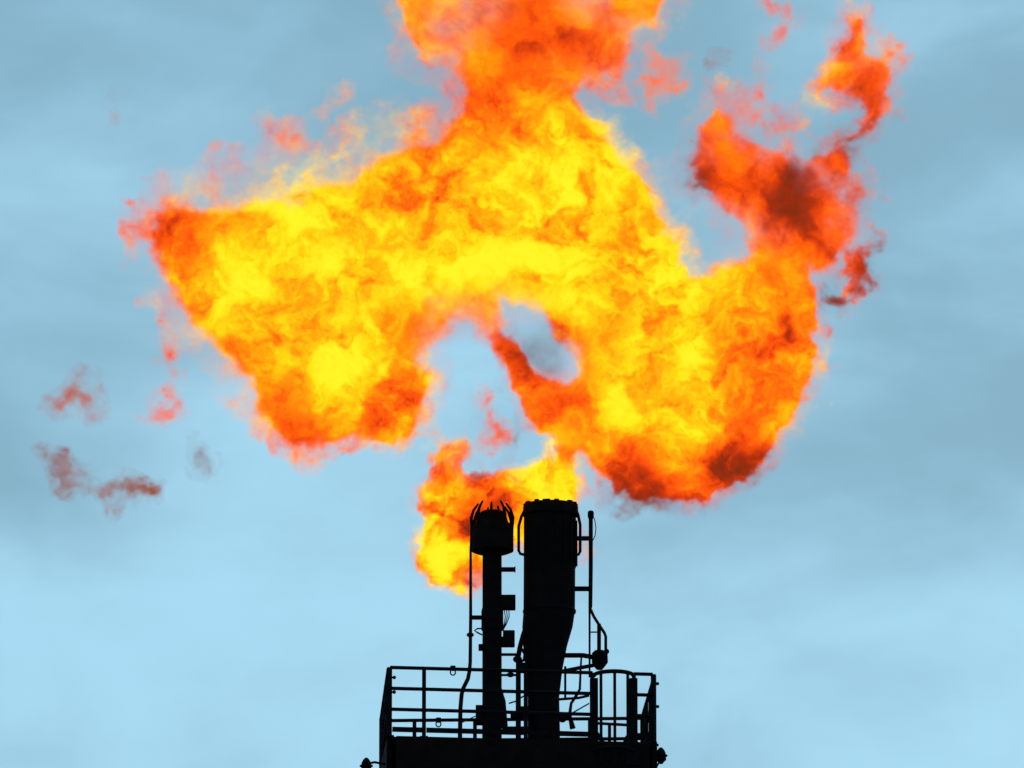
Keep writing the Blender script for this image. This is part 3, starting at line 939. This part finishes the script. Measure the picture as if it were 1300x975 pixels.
LOW = [(560, 572), (575, 562), (592, 566), (590, 582), (583, 600), (605, 600), (640, 595), (675, 582), (690, 566), (703, 545), (716, 590), (722, 640), (736, 672), (746, 700), (728, 712), (690, 700), (655, 692), (632, 705), (624, 738), (611, 752), (600, 746), (570, 743), (545, 735), (530, 716),
       (525, 690), (534, 660), (532, 640), (540, 625), (550, 612), (554, 590)]
LOWHEAT = [(568, 600, 16, .42), (558, 640, 12, .5), (560, 680, 16, .88), (575, 690, 10, .6), (580, 640, 14, .76), (570, 710, 18, .74), (543, 700, 11, .46), (535, 720, 10, .3), (590, 732, 11, .4), (602, 642, 16, .18), (625, 626, 16, .26), (640, 632, 14, .38), (650, 612, 18, .9),
           (690, 605, 18, .95), (710, 640, 14, .9), (665, 640, 14, .5), (597, 670, 13, .42), (602, 710, 14, .62), (660, 665, 10, .7), (735, 690, 10, .5)]
LOWOPAC = [(540, 615, 10, .45), (615, 735, 12, .35), (600, 590, 14, .5), (660, 590, 14, .5), (725, 690, 14, .4), (730, 705, 10, .2), (575, 566, 8, .6)]


def low_depth(x, y):
    return 58 * np.clip((715 - x) / 45.0, 0, 1) + 0 * y


flame('blown_back_flame', 'small yellow flame curling down behind the slim pilot burner head', 'flame', (505, 540, 760, 770), (1.6, 3.2, 1.6), 120, [(LOW, 34, 0)], LOWHEAT, LOWOPAC, 5, warp=(8, 7, 4), bite=5, edge=8, shrink=-10, fringe=.1, rim=8, heat_scale=34, smul=.5, skin_voxel=.045, wc=low_depth, heat_noise=.38)

# loose scraps of flame and brown smoke around it
WISPS = [
    ('smoke_wisp', 'ragged brown smoke wisp drifting alone at the far left', 'smoke', [(55, 580), (75, 582), (90, 602), (120, 600), (150, 610), (190, 614), (212, 612), (205, 626), (170, 624), (145, 622), (140, 632), (152, 655), (135, 645), (118, 628), (95, 628), (75, 625), (66, 605)], .13, .42, 1),
    ('smoke_wisp', 'faint pinkish smoke trail above the ragged brown wisp', 'smoke', [(55, 520), (75, 500), (92, 462), (104, 465), (112, 495), (122, 525), (110, 528), (98, 500), (88, 515), (70, 532)], .24, .22, 2),
    ('smoke_wisp', 'barely visible grey smoke puff under the left lobe of the fireball', 'smoke', [(240, 575), (255, 570), (272, 585), (268, 600), (252, 596)], .1, .22, 3),
    ('flame_scrap', 'small upright orange flame scrap just left of the fireball', 'flame', [(206, 438), (214, 428), (222, 440), (220, 465), (212, 490), (206, 492), (207, 465)], .36, .42, 4),
    ('flame_scrap', 'round salmon flame puff below the upright orange scrap', 'flame', [(186, 512), (196, 498), (215, 505), (228, 522), (222, 540), (200, 544), (188, 532)], .36, .28, 5),
    ('flame_scrap', 'pale pinkish flame scrap streaming off above the left lobe', 'flame', [(392, 150), (405, 138), (420, 118), (430, 118), (426, 136), (410, 148)], .62, .25, 6),
    ('flame_scrap', 'thin orange tongue at the top edge between fireball and right plume', 'flame', [(962, -20), (975, -25), (990, 2), (1008, 6), (1012, 22), (1002, 48), (988, 62), (975, 58), (985, 40), (994, 24), (978, 18), (966, 4)], .36, .5, 7),
    ('smoke_wisp', 'thin reddish smoke ring above the right red plume', 'smoke', [(905, 75), (915, 68), (925, 72), (922, 84), (910, 86)], .2, .3, 8),
    ('flame_scrap', 'pale salmon flame streaks between the top plume and the right plume', 'flame', [(835, 60), (855, 55), (872, 60), (856, 110), (845, 118), (832, 140), (815, 142), (820, 118), (838, 95)], .42, .22, 9),
    ('flame_scrap', 'dim orange flame veil above the left end of the red plume', 'flame', [(890, 160), (905, 110), (930, 115), (950, 95), (965, 75), (975, 100), (965, 150), (940, 175)], .36, .28, 10),
    ('flame_scrap', 'tiny orange flame flecks in the gap under the fireball arch', 'flame', [(600, 510), (620, 505), (632, 530), (640, 555), (628, 572), (615, 560), (626, 548), (612, 528)], .36, .3, 12),
    ('smoke_wisp', 'faint pink speck of smoke alone in the upper left sky', 'smoke', [(131, 134), (138, 128), (145, 140), (140, 152), (133, 148)], .3, .22, 13),
]
for nm, lab, cat, poly, ht, op, sd_ in WISPS:
    xs, ys = [q[0] for q in poly], [q[1] for q in poly]
    flame(nm, lab, cat, (min(xs) - 24, min(ys) - 24, max(xs) + 24, max(ys) + 24), (1.8, 2.6, 1.8), 34, [(poly, 16, 6)], [((min(xs) + max(xs)) / 2, (min(ys) + max(ys)) / 2, 60, ht)], [], 40 + sd_,
          skin=SKIN_SMOKE if cat == 'smoke' else SKIN, group='loose scraps of flame and smoke', warp=(9, 8, 4), bite=7.0, edge=14, shrink=-8.0, fringe=.2, rim=16, smul=.5, skin_voxel=.04, base_heat=ht, heat_noise=.07, lace=1.0, mat=fire_material(nm + '_gas', 9.0 * op * .55, 1.0, SMOKE_RAMP if cat == 'smoke' else FIRE_RAMP), inner='smoke' if cat == 'smoke' else 'burning_gas')
